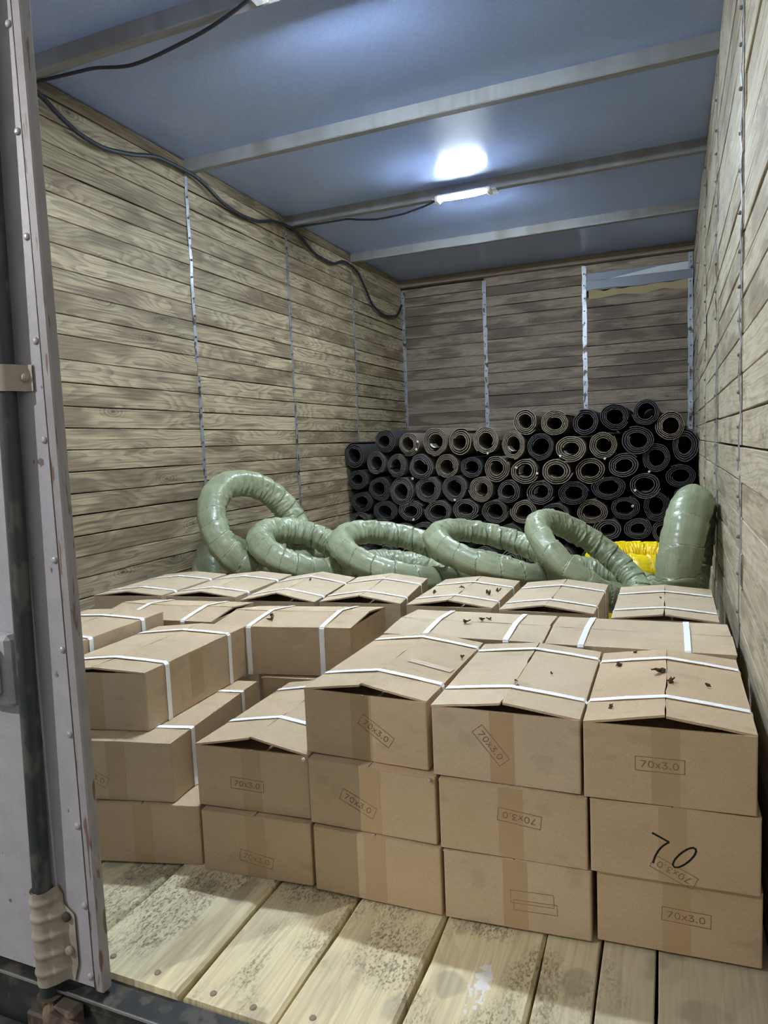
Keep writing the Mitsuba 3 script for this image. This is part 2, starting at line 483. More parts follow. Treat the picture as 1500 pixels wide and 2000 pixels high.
strip('wall_back', Bw, 0.757, 1.0, 2.34, 0.032, 12)
strip('wall_back', Bw, 1.585, 1.1, 2.35, 0.034, 13)
strip('wall_back', Bw, 2.376, 1.0, 2.352, 0.036, 14)

# floor boards
labels['floor'] = {'kind': 'structure'}
obj('underfloor', bx(-0.045, W + 0.045, 0.0, L + 0.045, -0.075, -0.045), 'wood_shadow_gap', 'floor')
FJ = [0.0, 0.17, 0.36, 0.56, 0.76, 0.96, 1.16, 1.413, 1.608, 1.805, 2.005, 2.108, 2.206, 2.40]
TOP = {6: 0.0, 7: -0.006, 8: -0.006, 9: -0.007, 10: -0.008, 11: -0.008, 12: -0.008}
Fw = lambda V: np.stack([V[:, 1], V[:, 0], V[:, 2]], 1)
for k in range(len(FJ) - 1):
    g = 0.003 if k < 10 else 0.0007
    fl = add_plank('floor', 'plank', 'wood_floor', Fw, 0.0 if k != 6 else -0.004, L, FJ[k] + g, FJ[k + 1] - g * 1.2, thick=0.045, proud=TOP.get(k, -0.004), chamfer=0.006 if k < 10 else 0.002, seg=0.12, wob=0.0015)
    for f in (0.28, 0.72):
        if k >= 6 and k < 10:
            obj('bolt', dome((FJ[k] + f * (FJ[k + 1] - FJ[k]), 0.028 + rng.normal(0, 0.004), TOP.get(k, 0) + 0.0005), (0, 0, 1), 0.0062, 0.0025, 12), 'floor_bolt', fl)

# sill of the rear opening
labels['sill'] = {'kind': 'structure'}
obj('sill_plate', cbx(-0.05, W + 0.05, -0.058, -0.002, -0.05, -0.014, 0.002), 'black_steel', 'sill')
obj('lip', bx(-0.05, W + 0.05, -0.0600, -0.0588, -0.018, -0.0131), 'bare_edge', 'sill', label='worn bright sill edge')
obj('sill_face', bx(-0.05, W + 0.05, -0.0595, -0.05, -0.16, -0.031), 'black_steel', 'sill')
obj('rear_crossbar', cbx(-0.05, W + 0.05, -0.13, -0.06, -0.24, -0.10, 0.008), 'black_steel', 'sill')
obj('chassis_beam', bx(-0.05, W + 0.05, -0.05, 0.5, -0.35, -0.08), 'black_steel', 'sill')

# ------------------------------------------------------------------ the closed left leaf of the rear doors
labels['door_1'] = {'kind': 'structure'}
obj('panel', bx(-0.04, 1.258, -0.044, -0.022, 0.0, 2.38), 'door_paint', 'door_1')
obj('edge_channel', cbx(1.2585, 1.279, -0.046, -0.024, -0.006, 2.38, 0.0025), 'door_edge_paint', 'door_1', label='chipped rusty door edge strip')
obj('edge_seal', bx(1.2572, 1.2588, -0.0455, -0.03, 0.0, 2.38), 'bolt_steel', 'door_1')
obj('guard_rail', cbx(1.173, 1.188, -0.0485, -0.043, 0.0, 2.3, 0.0015), 'door_paint', 'door_1', label='narrow vertical rib behind the rod')
for z in (2.15, 1.98, 1.82, 1.66, 1.495, 1.329, 1.16, 0.995, 0.789, 0.631, 0.478, 0.308, 0.157, 0.02):
    obj('screw', dome((1.249, -0.0445, z), (0, -1, 0), 0.0062, 0.004, 12), 'screw_zinc', 'door_1')
for x in (0.25, 0.55, 0.85, 1.115):
    obj('screw', dome((x, -0.0445, 0.025), (0, -1, 0), 0.006, 0.004, 12), 'screw_zinc', 'door_1')
RX, RY = 1.168, -0.0645
obj('locking_rod', tube(np.array([[RX - 0.003 + 0.028 * z, RY, z] for z in np.linspace(-0.05, 2.3, 12)]), 0.0155, 18), 'rod_steel', 'door_1', smooth=40, label='dark steel locking rod')


def saddle(z0, z1, x_right, bumps, RX=RX):
    """pressed bracket that wraps the rod and is riveted to the door on the right"""
    nz, na = 90, 28
    V = []
    for i in range(nz + 1):
        z = z0 + (z1 - z0) * i / nz
        s = i / nz
        bulge = 0.003 * sum(math.exp(-((z - b) / 0.006) ** 2) for b in bumps)
        xr = x_right(s)
        prof = []
        for k in range(15):
            a = math.radians(190 - k * 190 / 14 + 170)          # around the rod, left side to right side in front
            a = math.radians(170 + k * (360 - 170 - 20) / 14)
            rr = 0.0192 + bulge
            prof.append((RX + rr * math.cos(a), RY + rr * math.sin(a)))
        x1, y1 = prof[-1]
        for k in range(1, na - 13):
            t = k / (na - 14)
            y = y1 + (-0.048 - y1) * (3 * min(1, t * 1.8) ** 2 - 2 * min(1, t * 1.8) ** 3)
            prof.append((x1 + (xr - x1) * t, y - bulge * 0.5 * (1 - t)))
        V += [(x, y, z) for x, y in prof]
    n = len(prof)
    F = []
    for i in range(nz):
        for k in range(n - 1):
            a = i * n + k
            F += [[a, a + 1, a + n + 1], [a, a + n + 1, a + n]]
    m = trimesh.Trimesh(np.array(V), F, process=False)
    # give it thickness
    m2 = m.copy()
    m2.vertices = m2.vertices + m2.vertex_normals * -0.003
    return cat(m, m2)


xr1 = lambda s: 1.226 - 0.024 * (lambda q: q * q * (3 - 2 * q))(min(1, max(0, (s - 0.72) / 0.12))) - 0.012 * max(0, (s - 0.93) / 0.07) - 0.012 * max(0, (0.2 - s) / 0.2)
k = obj('rod_saddle', saddle(0.005, 0.185, xr1, (0.03, 0.065, 0.10, 0.135, 0.165)), 'cast_paint', 'door_1', smooth=40, label='pressed beige bracket clamping the rod foot')
obj('rivet', dome((1.210, -0.0515, 0.131), (0, -1, 0), 0.009, 0.006, 14), 'dark_keeper', k)
obj('rivet', dome((1.211, -0.0515, 0.066), (0, -1, 0), 0.009, 0.006, 14), 'cast_paint', k)
k = obj('rod_saddle', saddle(1.078, 1.122, lambda s: 1.238, (), RX=1.196), 'cast_paint', 'door_1', smooth=40, label='small clamp on the rod with a domed rivet')
obj('rivet', dome((1.224, -0.05, 1.101), (0, -1, 0), 0.0085, 0.009, 16), 'cast_paint', k)
k = obj('lock_plate', cat(cbx(1.02, 1.152, -0.075, -0.043, 0.525, 0.655, 0.008), cbx(1.04, 1.135, -0.10, -0.07, 0.545, 0.64, 0.01)), 'door_paint', 'door_1', label='worn grey lock housing')
obj('rivet', dome((1.12, -0.10, 0.56), (0, -1, 0), 0.009, 0.006, 14), 'screw_zinc', k)
obj('rivet', dome((1.12, -0.10, 0.625), (0, -1, 0), 0.009, 0.006, 14), 'screw_zinc', k)
kk = thing('rod_keeper', 'dark dirty rod keeper bolted to the black sill below the locking rod', 'latch')
obj('socket', cat(cbx(RX - 0.026, RX + 0.026, -0.098, -0.061, -0.075, -0.035, 0.004), tube([[RX, RY, -0.06], [RX, RY, -0.02]], 0.024, 16)), 'dark_keeper', kk)
obj('hook', cat(cbx(RX + 0.03, RX + 0.085, -0.10, -0.061, -0.06, -0.012, 0.009), tube([[RX + 0.02, -0.085, -0.03], [RX + 0.05, -0.11, -0.02], [RX + 0.08, -0.1, -0.035], [RX + 0.14, -0.08, -0.06]], [0.012, 0.014, 0.013, 0.009], 12)), 'dark_keeper', kk)
obj('nut', trimesh.creation.cylinder(0.011, 0.014, sections=6, transform=trimesh.transformations.rotation_matrix(math.pi / 2, (1, 0, 0), (0, 0, 0))).apply_translation((RX + 0.062, -0.105, -0.038)), 'screw_zinc', kk)

labels['ground'] = {'kind': 'structure'}
scene['ground'] = mikit.ply(bx(-7, 9, -9, 9, -1.3, -1.25), 'yard_ground')

# ------------------------------------------------------------------ lamps
SHAPES = {}


def lamp(y, label, power=1.0, dx=0.0, dy=0.0):
    k = thing('ceiling_lamp', label, 'lamp')
    x0, x1, yc, zc = 1.0 + dx, 1.32 + dx, y - 0.028 + dy, 2.337
    pts = np.array([[x, yc, zc] for x in np.linspace(x0 + 0.02, x1 - 0.02, 8)])
    m = tube(pts, [0.014, 0.022, 0.025, 0.026, 0.026, 0.025, 0.022, 0.014], 20)
    m.vertices[:, 2] = zc + 0.0118 + (np.minimum(m.vertices[:, 2], zc + 0.0118) - zc - 0.0118) * 0.55
    m.fix_normals()
    kd = key_for('diffuser', k)
    scene[kd] = mikit.ply(m, 'lamp_plastic', smooth=40)
    scene[kd]['emitter'] = {'type': 'area', 'radiance': {'type': 'rgb', 'value': [power * v for v in LAMP_RADIANCE]}}
    labels[kd] = {'label': 'glowing white tube cover'}
    obj('light_block_tray', cbx(x0 + 0.01, x1 - 0.01, yc - 0.0262, yc + 0.05, zc + 0.012, zc + 0.0225, 0.003), 'lamp_plastic', k)  # tray added over the tube to hold its light off the ceiling
    for x in (x0, x1):
        s = 1 if x == x0 else -1
        e = obj('end_cap', cbx(min(x, x + s * 0.022), max(x, x + s * 0.022), yc - 0.03, yc + 0.034, zc - 0.012, zc + 0.02, 0.005), 'lamp_plastic', k)
        obj('screw', dome((x + s * 0.010, yc - 0.012, zc - 0.012), (0, 0, -1), 0.003, 0.002, 8), 'bolt_steel', e)
    obj('mounting_plate', cat(bx(x0 - 0.03, x0 + 0.012, yc + 0.02, yc + 0.10, H - 0.004, H), bx(x1 - 0.012, x1 + 0.02, yc + 0.02, yc + 0.10, H - 0.004, H)), 'lamp_plastic', k)


lamp(RIBS[2], 'lit white tube lamp on the third roof rib above the felt rolls')
lamp(RIBS[0], 'lit white tube lamp on the rib nearest the rear opening', 1.25, 0.06, -0.045)

cab = [(0.03, 0.2, 2.33), (0.03, 0.6, 2.27), (0.03, 1.0, 2.36), (0.03, 1.145, 2.342), (0.03, 1.247, 2.297), (0.03, 1.359, 2.263), (0.03, 1.44, 2.257), (0.03, 1.621, 2.287), (0.03, 1.85, 2.345), (0.03, 2.05, 2.35),
       (0.03, 2.113, 2.345), (0.03, 2.347, 2.283), (0.03, 2.491, 2.272), (0.03, 2.647, 2.283), (0.03, 2.85, 2.335), (0.03, 3.05, 2.352), (0.03, 3.13, 2.34), (0.03, 3.401, 2.262), (0.03, 3.593, 2.258),
       (0.03, 3.85, 2.32), (0.03, 4.03, 2.30), (0.03, 4.181, 2.207), (0.03, 4.35, 2.085), (0.03, 4.565, 2.051), (0.03, 4.85, 2.09), (0.035, 4.98, 2.2)]
k = obj('power_cable', tube(spline(cab, 120), 0.0095, 8), 'cable_rubber', smooth=40)
labels[k] = {'label': 'dark cable sagging between the ribs along the top of the left wall', 'category': 'cable'}
k = obj('power_cable', tube(spline([(0.05, 3.06, 2.352), (0.39, 3.085, 2.355), (0.488, 3.085, 2.338), (0.621, 3.085, 2.322), (0.753, 3.085, 2.325), (0.882, 3.08, 2.342), (0.985, 3.04, 2.352)], 50), 0.006, 8), 'cable_rubber', smooth=40)
labels[k] = {'label': 'thin cable drooping under the third roof rib to the lit lamp', 'category': 'cable'}
k = obj('power_cable', tube(spline([(0.05, 1.11, 2.352), (0.3, 1.13, 2.35), (0.5, 1.14, 2.325), (0.75, 1.12, 2.335), (1.04, 1.05, 2.350)], 50), 0.006, 8), 'cable_rubber', smooth=40)
labels[k] = {'label': 'thin cable drooping under the rib nearest the rear opening', 'category': 'cable'}

# ------------------------------------------------------------------ cartons
CW, CD, CH = 0.287, 0.438, 0.1467


def rounded_rect(w, d, r=0.003):
    return sbox(r, r, w - r, d - r).buffer(r, quad_segs=2)


def carton(label, x, y, layer, a=0.0, b=0.0, long='y', peak=0.018, seed=0, w=CW, d=CD, hidden=False, stamps=(), tape=True, side_tape=False, kraft='kraft', straps=(0.26, 0.76),
           strap_on=True, lift=(1.0, 1.0), ridge=0.5, dz=0.0, open_front=True, group='kraft cartons of nails stacked in the truck'):
    """x, y: the corner at the front left; a, b: headings of the front edge and of the side edge in degrees."""
    r = np.random.default_rng(seed + 50)
    ca, sa, cb, sb = math.cos(math.radians(a)), math.sin(math.radians(a)), math.cos(math.radians(b)), math.sin(math.radians(b))
    h, z0 = CH, layer * CH + dz
    covered = peak <= 0.004

    def place(V):
        V = np.asarray(V, float)
        if long == 'y':
            fx, fy = V[:, 0], V[:, 1]
        else:
            fx, fy = V[:, 1], w - V[:, 0]
        return np.stack([x + fx * ca - fy * sb, y + fx * sa + fy * cb, z0 + V[:, 2]], 1)

    def put(name, m, bsdf, parent, smooth=False, label=None):
        return obj(name, trimesh.Trimesh(place(m.vertices), m.faces, process=False), bsdf, parent, smooth=smooth, label=label)

    k = thing('carton', label, 'carton', group)
    ex = lambda g, z, t: trimesh.creation.extrude_polygon(g, t).apply_translation((0, 0, z))
    outer = rounded_rect(w, d)
    if hidden:
        put('body', cat(ex(outer, 0.0, h - 0.001)), kraft, k)
        return k
    inner = outer.buffer(-0.0045)
    put('body', cat(ex(outer, 0.001, h - 0.031), ex(outer.difference(inner), h - 0.03, 0.0275)), kraft, k)
    nx, ny = 7, 13
    for side in (0, 1):
        lo, hi = (0.0, ridge * w) if side == 0 else (w, ridge * w)
        top = []
        ysn = np.linspace(0.0, d, ny)
        rag = r.normal(0, 0.0012, ny)
        e0, e1 = r.uniform(-0.002, 0.003, 2)
        lf = lift[side]
        for j, yy in enumerate(ysn):
            fy = yy / d
            endlift = (1 + 0.25 * lf * math.exp(-fy * 8)) * (0.86 + 0.14 * lf)
            for i in range(nx):
                t = i / (nx - 1)
                xx = lo + (hi - lo) * t + (rag[j] + (0.001 if side == 0 else -0.001) * -1) * t
                zz = h - 0.0005 + (peak * endlift * t if not covered else -0.001 * (1 - t)) - (0.0016 * (1 - t) if covered else 0)
                zz += 0.0012 * (meshkit.noise(np.array([xx * 22, yy * 14, seed + side])) - 0.5) * (1 if not covered else 0)
                top.append((xx, yy + (e0 if j == 0 else e1 if j == ny - 1 else 0), zz))
        top = np.array(top)
        bot = top - [0, 0, 0.0045 if not covered else 0.0022]
        V = np.vstack([top, bot])
        F = []
        N = nx * ny
        for j in range(ny - 1):
            for i in range(nx - 1):
                q = j * nx + i
                F += [[q, q + 1, q + nx + 1], [q, q + nx + 1, q + nx], [N + q, N + q + nx + 1, N + q + 1], [N + q, N + q + nx, N + q + nx + 1]]
        ring = [i for i in range(nx)] + [j * nx + nx - 1 for j in range(1, ny)] + [(ny - 1) * nx + i for i in range(nx - 2, -1, -1)] + [j * nx for j in range(ny - 2, 0, -1)]
        for i, q in enumerate(ring):
            s = ring[(i + 1) % len(ring)]
            F += [[q, q + N, s + N], [q, s + N, s]]
        put('flap', trimesh.Trimesh(V, F, process=False), kraft, k)
    # straps
    if strap_on:
        for f in straps:
            e = 0.0014
            yy = d * f + r.normal(0, 0.004)
            pk = peak * 1.04 + 0.0008 if not covered else 0.0
            path = [(-e, 0.0), (-e, h * 0.5), (-e, h - 0.004), (0.003, h + e * 0.9), (ridge * w * 0.5, h + pk * 0.5 + e + 0.0006), (ridge * w, h + pk + e), ((1 + ridge) * w * 0.5, h + pk * 0.5 + e + 0.0006), (w - 0.003, h + e * 0.9), (w + e, h - 0.004), (w + e, h * 0.5), (w + e, 0.0)]
            if covered:
                path = [(-e, 0.0), (-e, h - 0.002), (0.002, h - 0.001), (w - 0.002, h - 0.001), (w + e, h - 0.002), (w + e, 0.0)]
            path = np.array(path)
            tg = np.gradient(path, axis=0)
            tg /= np.linalg.norm(tg, axis=1, keepdims=True)
            nr = np.stack([-tg[:, 1], tg[:, 0]], 1) * 0.0012
            hw = 0.0075
            sl = r.normal(0, 0.004)
            V = []
            for i, (q, n_) in enumerate(zip(path, nr)):
                yo = yy + sl * (q[0] / w - 0.5)
                o = q + n_
                V += [(q[0], yo - hw, q[1]), (o[0], yo - hw, o[1]), (o[0], yo + hw, o[1]), (q[0], yo + hw, q[1])]
            F = []
            for i in range(len(path) - 1):
                for c in range(4):
                    p_, q_ = i * 4 + c, i * 4 + (c + 1) % 4
                    F += [[p_, p_ + 4, q_ + 4], [p_, q_ + 4, q_]]
            put('strap', trimesh.Trimesh(np.array(V), F, process=False), 'white_strap', k, label='white plastic strap')
    if tape:
        c = w * ridge
        put('tape', cat(bx(c - 0.024, c + 0.024, -0.0004, 0.0002, 0.001, h * (0.98 if long == 'y' else 0.6))), 'packing_tape', k, label='clear brown packing tape')
    if side_tape:
        put('tape', bx(w - 0.0002, w + 0.0005, d * 0.40, d * 0.52, 0.02, h - 0.004), 'packing_tape', k, label='clear brown packing tape')
    for st in stamps:
        stamp(k, put, **st)
    return k


def ring_frame(w, h, t=0.0009):
    return trimesh.creation.extrude_polygon(sbox(-w / 2, -h / 2, w / 2, h / 2).difference(sbox(-w / 2 + t, -h / 2 + t, w / 2 - t, h / 2 - t)), 0.0004)


def stamp(k, put, u, v, rot=0.0, text='70x3.0', ink='stamp_ink', size=1.0, frame=True, double=False):
    """a rubber stamp on the end face: a thin frame round the size"""
    ms = []
    if frame:
        ms.append(ring_frame(0.084 * size, 0.027 * size))
    if double:
        ms.append(ring_frame(0.084 * size, 0.022 * size).apply_translation((0.006, -0.017, 0)))
    if text:
        t = meshkit.text_mesh(text, 0.0125 * size, 0.0004)
        c = t.bounds.mean(0)
        t.apply_translation((-c[0], -c[1], 0))
        t.apply_scale((1.15, 1.0, 1.0))
        ms.append(t)
    m = cat(*ms)
    m.apply_transform(trimesh.transformations.rotation_matrix(math.radians(rot), (0, 0, 1)))
    q = m.vertices
    m = trimesh.Trimesh(np.stack([u + q[:, 0], -0.0005 - q[:, 2], v + q[:, 1]], 1), m.faces, process=False)
    put('size_stamp', m, ink, k, label='faint stamped size 70x3.0' if text else 'faint empty stamped frames')


S = lambda u, v, rot=0.0, **kw: dict(u=u, v=v, rot=rot, **kw)
# the front row, right to left
A1 = carton('carton at the foot of the front row against the right wall', 2.098, 0.380, 0, 3.5, 0, peak=0, seed=1, w=0.283, stamps=[S(0.157, 0.075, -2)])
A2 = carton('carton marked 70 in black marker, middle of the stack by the right wall', 2.089, 0.366, 1, 3, 0, peak=0, seed=2, stamps=[S(0.145, 0.022, 155, text='70x3.0', size=0.95)])
A3 = carton('top carton of the front row beside the right wall, dried leaves on its lid', 2.079, 0.362, 2, 3.6, 0, peak=0.017, seed=3, w=0.29, lift=(1.3, 1), ridge=0.49, stamps=[S(0.132, 0.076, 0)], straps=(0.27, 0.83))
B1 = carton('bottom carton with two empty stamp frames, second column from the right wall', 1.803, 0.348, 0, 4.4, 0, peak=0, seed=4, w=0.286, kraft='kraft_pale', stamps=[S(0.175, 0.068, 1, text='', double=True, ink='stamp_ink_faint')])
B2 = carton('middle carton with an upside-down stamp, second column from the right wall', 1.797, 0.350, 1, 2.8, 0, peak=0, seed=5, stamps=[S(0.16, 0.085, 174)])
B3 = carton('top carton of the front row, second from the right wall, with a steeply tilted stamp', 1.783, 0.362, 2, 0.8, 0, peak=0.014, seed=6, w=0.29, kraft='kraft_pale', ridge=0.49, stamps=[S(0.12, 0.076, -50)], straps=(0.22, 0.85))
C1 = carton('plain bottom carton under the tilted-stamp boxes, third column from the right wall', 1.508, 0.342, 0, 1.2, 0, peak=0, seed=7, w=0.288)
C2 = carton('middle carton with a tilted stamp and a nail tip at its corner', 1.498, 0.352, 1, 0.5, 0, peak=0, seed=8, w=0.29, stamps=[S(0.116, 0.061, -24)])
C3 = carton('top carton at the left end of the high front row, tape strip on its lid', 1.481, 0.380, 2, -1.5, -1, peak=0.017, seed=9, w=0.288, lift=(0.9, 1.3), ridge=0.48, stamps=[S(0.172, 0.070, -33)], straps=(0.24, 0.88))
D1 = carton('bottom carton below the lower two-high column of the front row', 1.227, 0.322, 0, 5.4, 0, peak=0, seed=10, w=0.272, stamps=[S(0.136, 0.044, -9, ink='stamp_ink_faint')])
D2 = carton('upper carton of the two-high column in the front row, lid peaked', 1.209, 0.340, 1, 4.5, 0, peak=0.020, seed=11, w=0.285, lift=(1.3, 1.5), stamps=[S(0.13, 0.062, -2)], straps=(0.3, 0.84))
# the stack behind the door
T1 = carton('lowest carton beside the grey door edge', 0.936, 0.262, 0, 14.5, 9, peak=0.001, seed=12, w=0.286, tape=True)
T2 = carton('middle carton of the stack beside the grey door edge, strap down its side', 0.872, 0.262, 1, 13, 5.5, peak=0.001, seed=13, w=0.284, stamps=[S(0.08, 0.06, -28, ink='stamp_ink_faint')], straps=(0.2, 0.80), side_tape=False)
T3 = carton('top carton of the stack beside the grey door edge, two straps down its long side', 0.780, 0.306, 2, 12, 1.0, peak=0.010, seed=14, w=0.28, ridge=0.5, side_tape=True, straps=(0.2, 0.80))
H3 = carton('carton half hidden behind the grey door edge, one strap in view', 0.474, 0.335, 2, 6, 1.5, peak=0.006, seed=15, w=0.285, straps=(0.3, 0.76), dz=0.030)
# second row, long sides to the rear opening
E3 = carton('carton with its long side to the opening, second row above the gap', 0.937, 0.785, 2, 10.5, 0, 'x', peak=0.016, seed=16, d=0.437, w=0.272, tape=False, straps=(0.27, 0.80), lift=(1.2, 0.9))
E2 = carton('carton wedged under the second-row box, top corner and strap in view', 1.10, 0.80, 1, 7, 0, 'x', peak=0.001, seed=17, tape=False, straps=(0.42, 0.85))
K3 = carton('long carton with a split lid at the left end of the second row', 0.478, 0.792, 2, 5.0, 4.0, 'x', peak=0.015, seed=18, d=0.43, w=0.27, tape=False, straps=(0.25, 0.78), lift=(1.4, 1.0))
F3 = carton('long carton in the middle of the second row, dried leaves on it', 1.483, 0.838, 2, 1.5, 0, 'x', peak=0.008, seed=19, tape=False, straps=(0.27, 0.78), kraft='kraft_pale')
G3 = carton('long carton at the right wall end of the second row', 1.928, 0.846, 2, 1.5, 0, 'x', peak=0.006, seed=20, d=0.445, tape=False, straps=(0.2, 0.78), kraft='kraft_pale')
# third row, ends to the opening
P = 'kraft_pale'
R3 = [(0.185, 1.075, 10, 2, 0.012, 'third-row carton nearest the left wall'),
      (0.487, 1.125, 7, 2, 0.014, 'third-row carton second from the left wall'),
      (0.815, 1.125, 5, 6, 0.022, 'third-row carton with a high peaked lid, third from the left wall'),
      (1.112, 1.160, 6, 7, 0.018, 'third-row carton fourth from the left wall, strap ends down its right side'),
      (1.424, 1.180, 3, 0, 0.015, 'third-row carton sprinkled with dried leaves, in the middle of the row'),
      (1.733, 1.178, 2, -1, 0.015, 'third-row carton second from the right wall'),
      (2.070, 1.150, 3, 0, 0.012, 'third-row carton tight against the right wall')]
for i, (x, y, a, b, pk, lb) in enumerate(R3):
    carton(lb, x, y, 2, a, b, peak=pk, seed=30 + i, w=0.285 if i != 3 else 0.29, d=0.44, tape=False, kraft=P, lift=(1.3, 1.3), straps=(0.2, 0.72))
HID = 'carton buried in the lower layers under the second and third rows'
for i, (x, y, a, b, pk, lb) in enumerate(R3):
    for l in (0, 1):
        carton(HID, x, y + 0.004, l, a, b, hidden=True, group='cartons buried under the rows')
for l in (0, 1):
    carton(HID, 0.474, 0.335, l, 6, 1.5, hidden=True, dz=0.012 * (l + 1), group='cartons buried under the rows')
    carton(HID, 0.478, 0.80, l, 5, 4, 'x', hidden=True, d=0.43, w=0.27, group='cartons buried under the rows')
    carton(HID, 1.55 if l else 1.483, 0.842, l, 1.5, 0, 'x', hidden=True, d=0.37 if l else CD, group='cartons buried under the rows')
    carton(HID, 1.928, 0.85, l, 1.5, 0, 'x', hidden=True, d=0.445, group='cartons buried under the rows')
carton(HID, 1.03, 0.82, 0, 5, 0, 'x', hidden=True, d=0.43, w=0.27, group='cartons buried under the rows')

# the handwritten 70 on the second carton of the right column: marker strokes on its face
def stroke(pts, r=0.0019):
    p3 = spline([(u, 0, v) for u, v in pts], 24)
    m = tube(p3, r, 6)
    m.vertices[:, 1] *= 0.25
    return m


sv = [stroke([(0.1085, 0.0920), (0.1375, 0.0785)]), stroke([(0.1375, 0.0785), (0.121, 0.062), (0.110, 0.034)])]
th = np.linspace(0.9, 0.9 + 2 * np.pi * 1.03, 24)
ov = [(0.163 + 0.0145 * math.cos(t) + 0.013 * math.sin(t), 0.053 + 0.021 * math.sin(t) + 0.004 * math.cos(t)) for t in th]
sv.append(stroke(ov))
mk = cat(*sv)
a = math.radians(3)
q = mk.vertices
mk = trimesh.Trimesh(np.stack([2.089 + q[:, 0] * math.cos(a), 0.366 + q[:, 0] * math.sin(a) - 0.0006 + q[:, 1], CH + q[:, 2]], 1), mk.faces, process=False)
obj('marker_number', mk, 'marker_ink', A2, label='handwritten black 70')
# tape with a white crease on the lid of the high left carton
tp = bx(-0.055, 0.055, -0.012, 0.012, 0, 0.0006)
tp.apply_transform(trimesh.transformations.rotation_matrix(math.radians(7), (0, 1, 0)))
tp.apply_transform(trimesh.transformations.rotation_matrix(math.radians(-8), (0, 0, 1)))
tp.apply_translation((1.712, 0.575, 3 * CH + 0.0082))
obj('tape', tp, 'packing_tape', C3, label='strip of brown tape on the lid')
cr = bx(-0.013, 0.013, -0.0012, 0.0012, 0, 0.0008)
cr.apply_transform(trimesh.transformations.rotation_matrix(math.radians(7), (0, 1, 0)))
cr.apply_translation((1.69, 0.578, 3 * CH + 0.0115))
obj('paper_scrap', cr, 'pale_paper', C3)
obj('nail_tip', dome((1.4875, 0.352, 2 * CH - 0.006), (0.1, -1, 0.1), 0.0045, 0.004, 12), 'pale_paper', D2, label='pale nail head at the corner')
obj('nail_tip', dome((1.778, 0.349, 2 * CH - 0.008), (0.1, -1, 0.1), 0.0038, 0.004, 12), 'screw_zinc', C2, label='nail head at the corner')

# dried leaf crumbs on the lids
def crumb(seed, s):
    r = np.random.default_rng(seed)
    ms = []
    for _ in range(3):
        m = trimesh.creation.icosphere(1, 1.0)
        m.vertices *= (s * r.uniform(0.7, 1.2), s * r.uniform(0.25, 0.5), s * r.uniform(0.12, 0.22))
        m.vertices += r.normal(0, s * 0.06, m.vertices.shape)
        m.apply_transform(trimesh.transformations.euler_matrix(r.uniform(-0.9, 0.9), r.uniform(-0.9, 0.9), r.uniform(0, 6)))
        m.apply_translation(r.normal(0, s * 0.35, 3) * (1, 1, 0.3))
        ms.append(m)
    m = cat(*ms)
    m.vertices[:, 2] -= m.vertices[:, 2].min()
    return m


CR = [(2.213, 0.632, 0.017, .013), (2.232, 0.575, 0.014, .009), (2.297, 0.588, 0.009, .006), (2.121, 0.688, 0.005, .008), (2.124, 0.425, 0.005, .006), (2.15, 0.79, 0.007, .006), (1.927, 0.50, 0.014, .005), (1.936, 0.47, 0.013, .005),
      (1.99, 0.58, 0.010, .004), (1.687, 0.965, 0.008, .010), (1.722, 1.0, 0.008, .010), (1.745, 1.02, 0.007, .008), (1.66, 1.35, 0.007, .009), (1.68, 1.40, 0.006, .009), (1.475, 1.33, 0.006, .008), (1.55, 1.40, 0.014, .008),
      (1.095, 0.865, 0.007, .009), (1.085, 0.90, 0.01, .008), (0.95, 1.40, 0.02, .008), (1.765, 0.66, 0.003, .006), (0.62, 0.52, 0.008, .007), (1.88, 1.30, 0.014, .004), (2.2, 1.38, 0.012, .004)]
for i, (x, y, dz, s) in enumerate(CR):
    k = obj('leaf_crumb', crumb(900 + i, s).apply_translation((x, y, 3 * CH + dz)), 'dry_leaf')
    labels[k] = {'label': 'tiny dark crumb of dried leaf lying on a carton lid', 'category': 'dried leaf', 'group': 'dried leaf crumbs on the carton lids'}

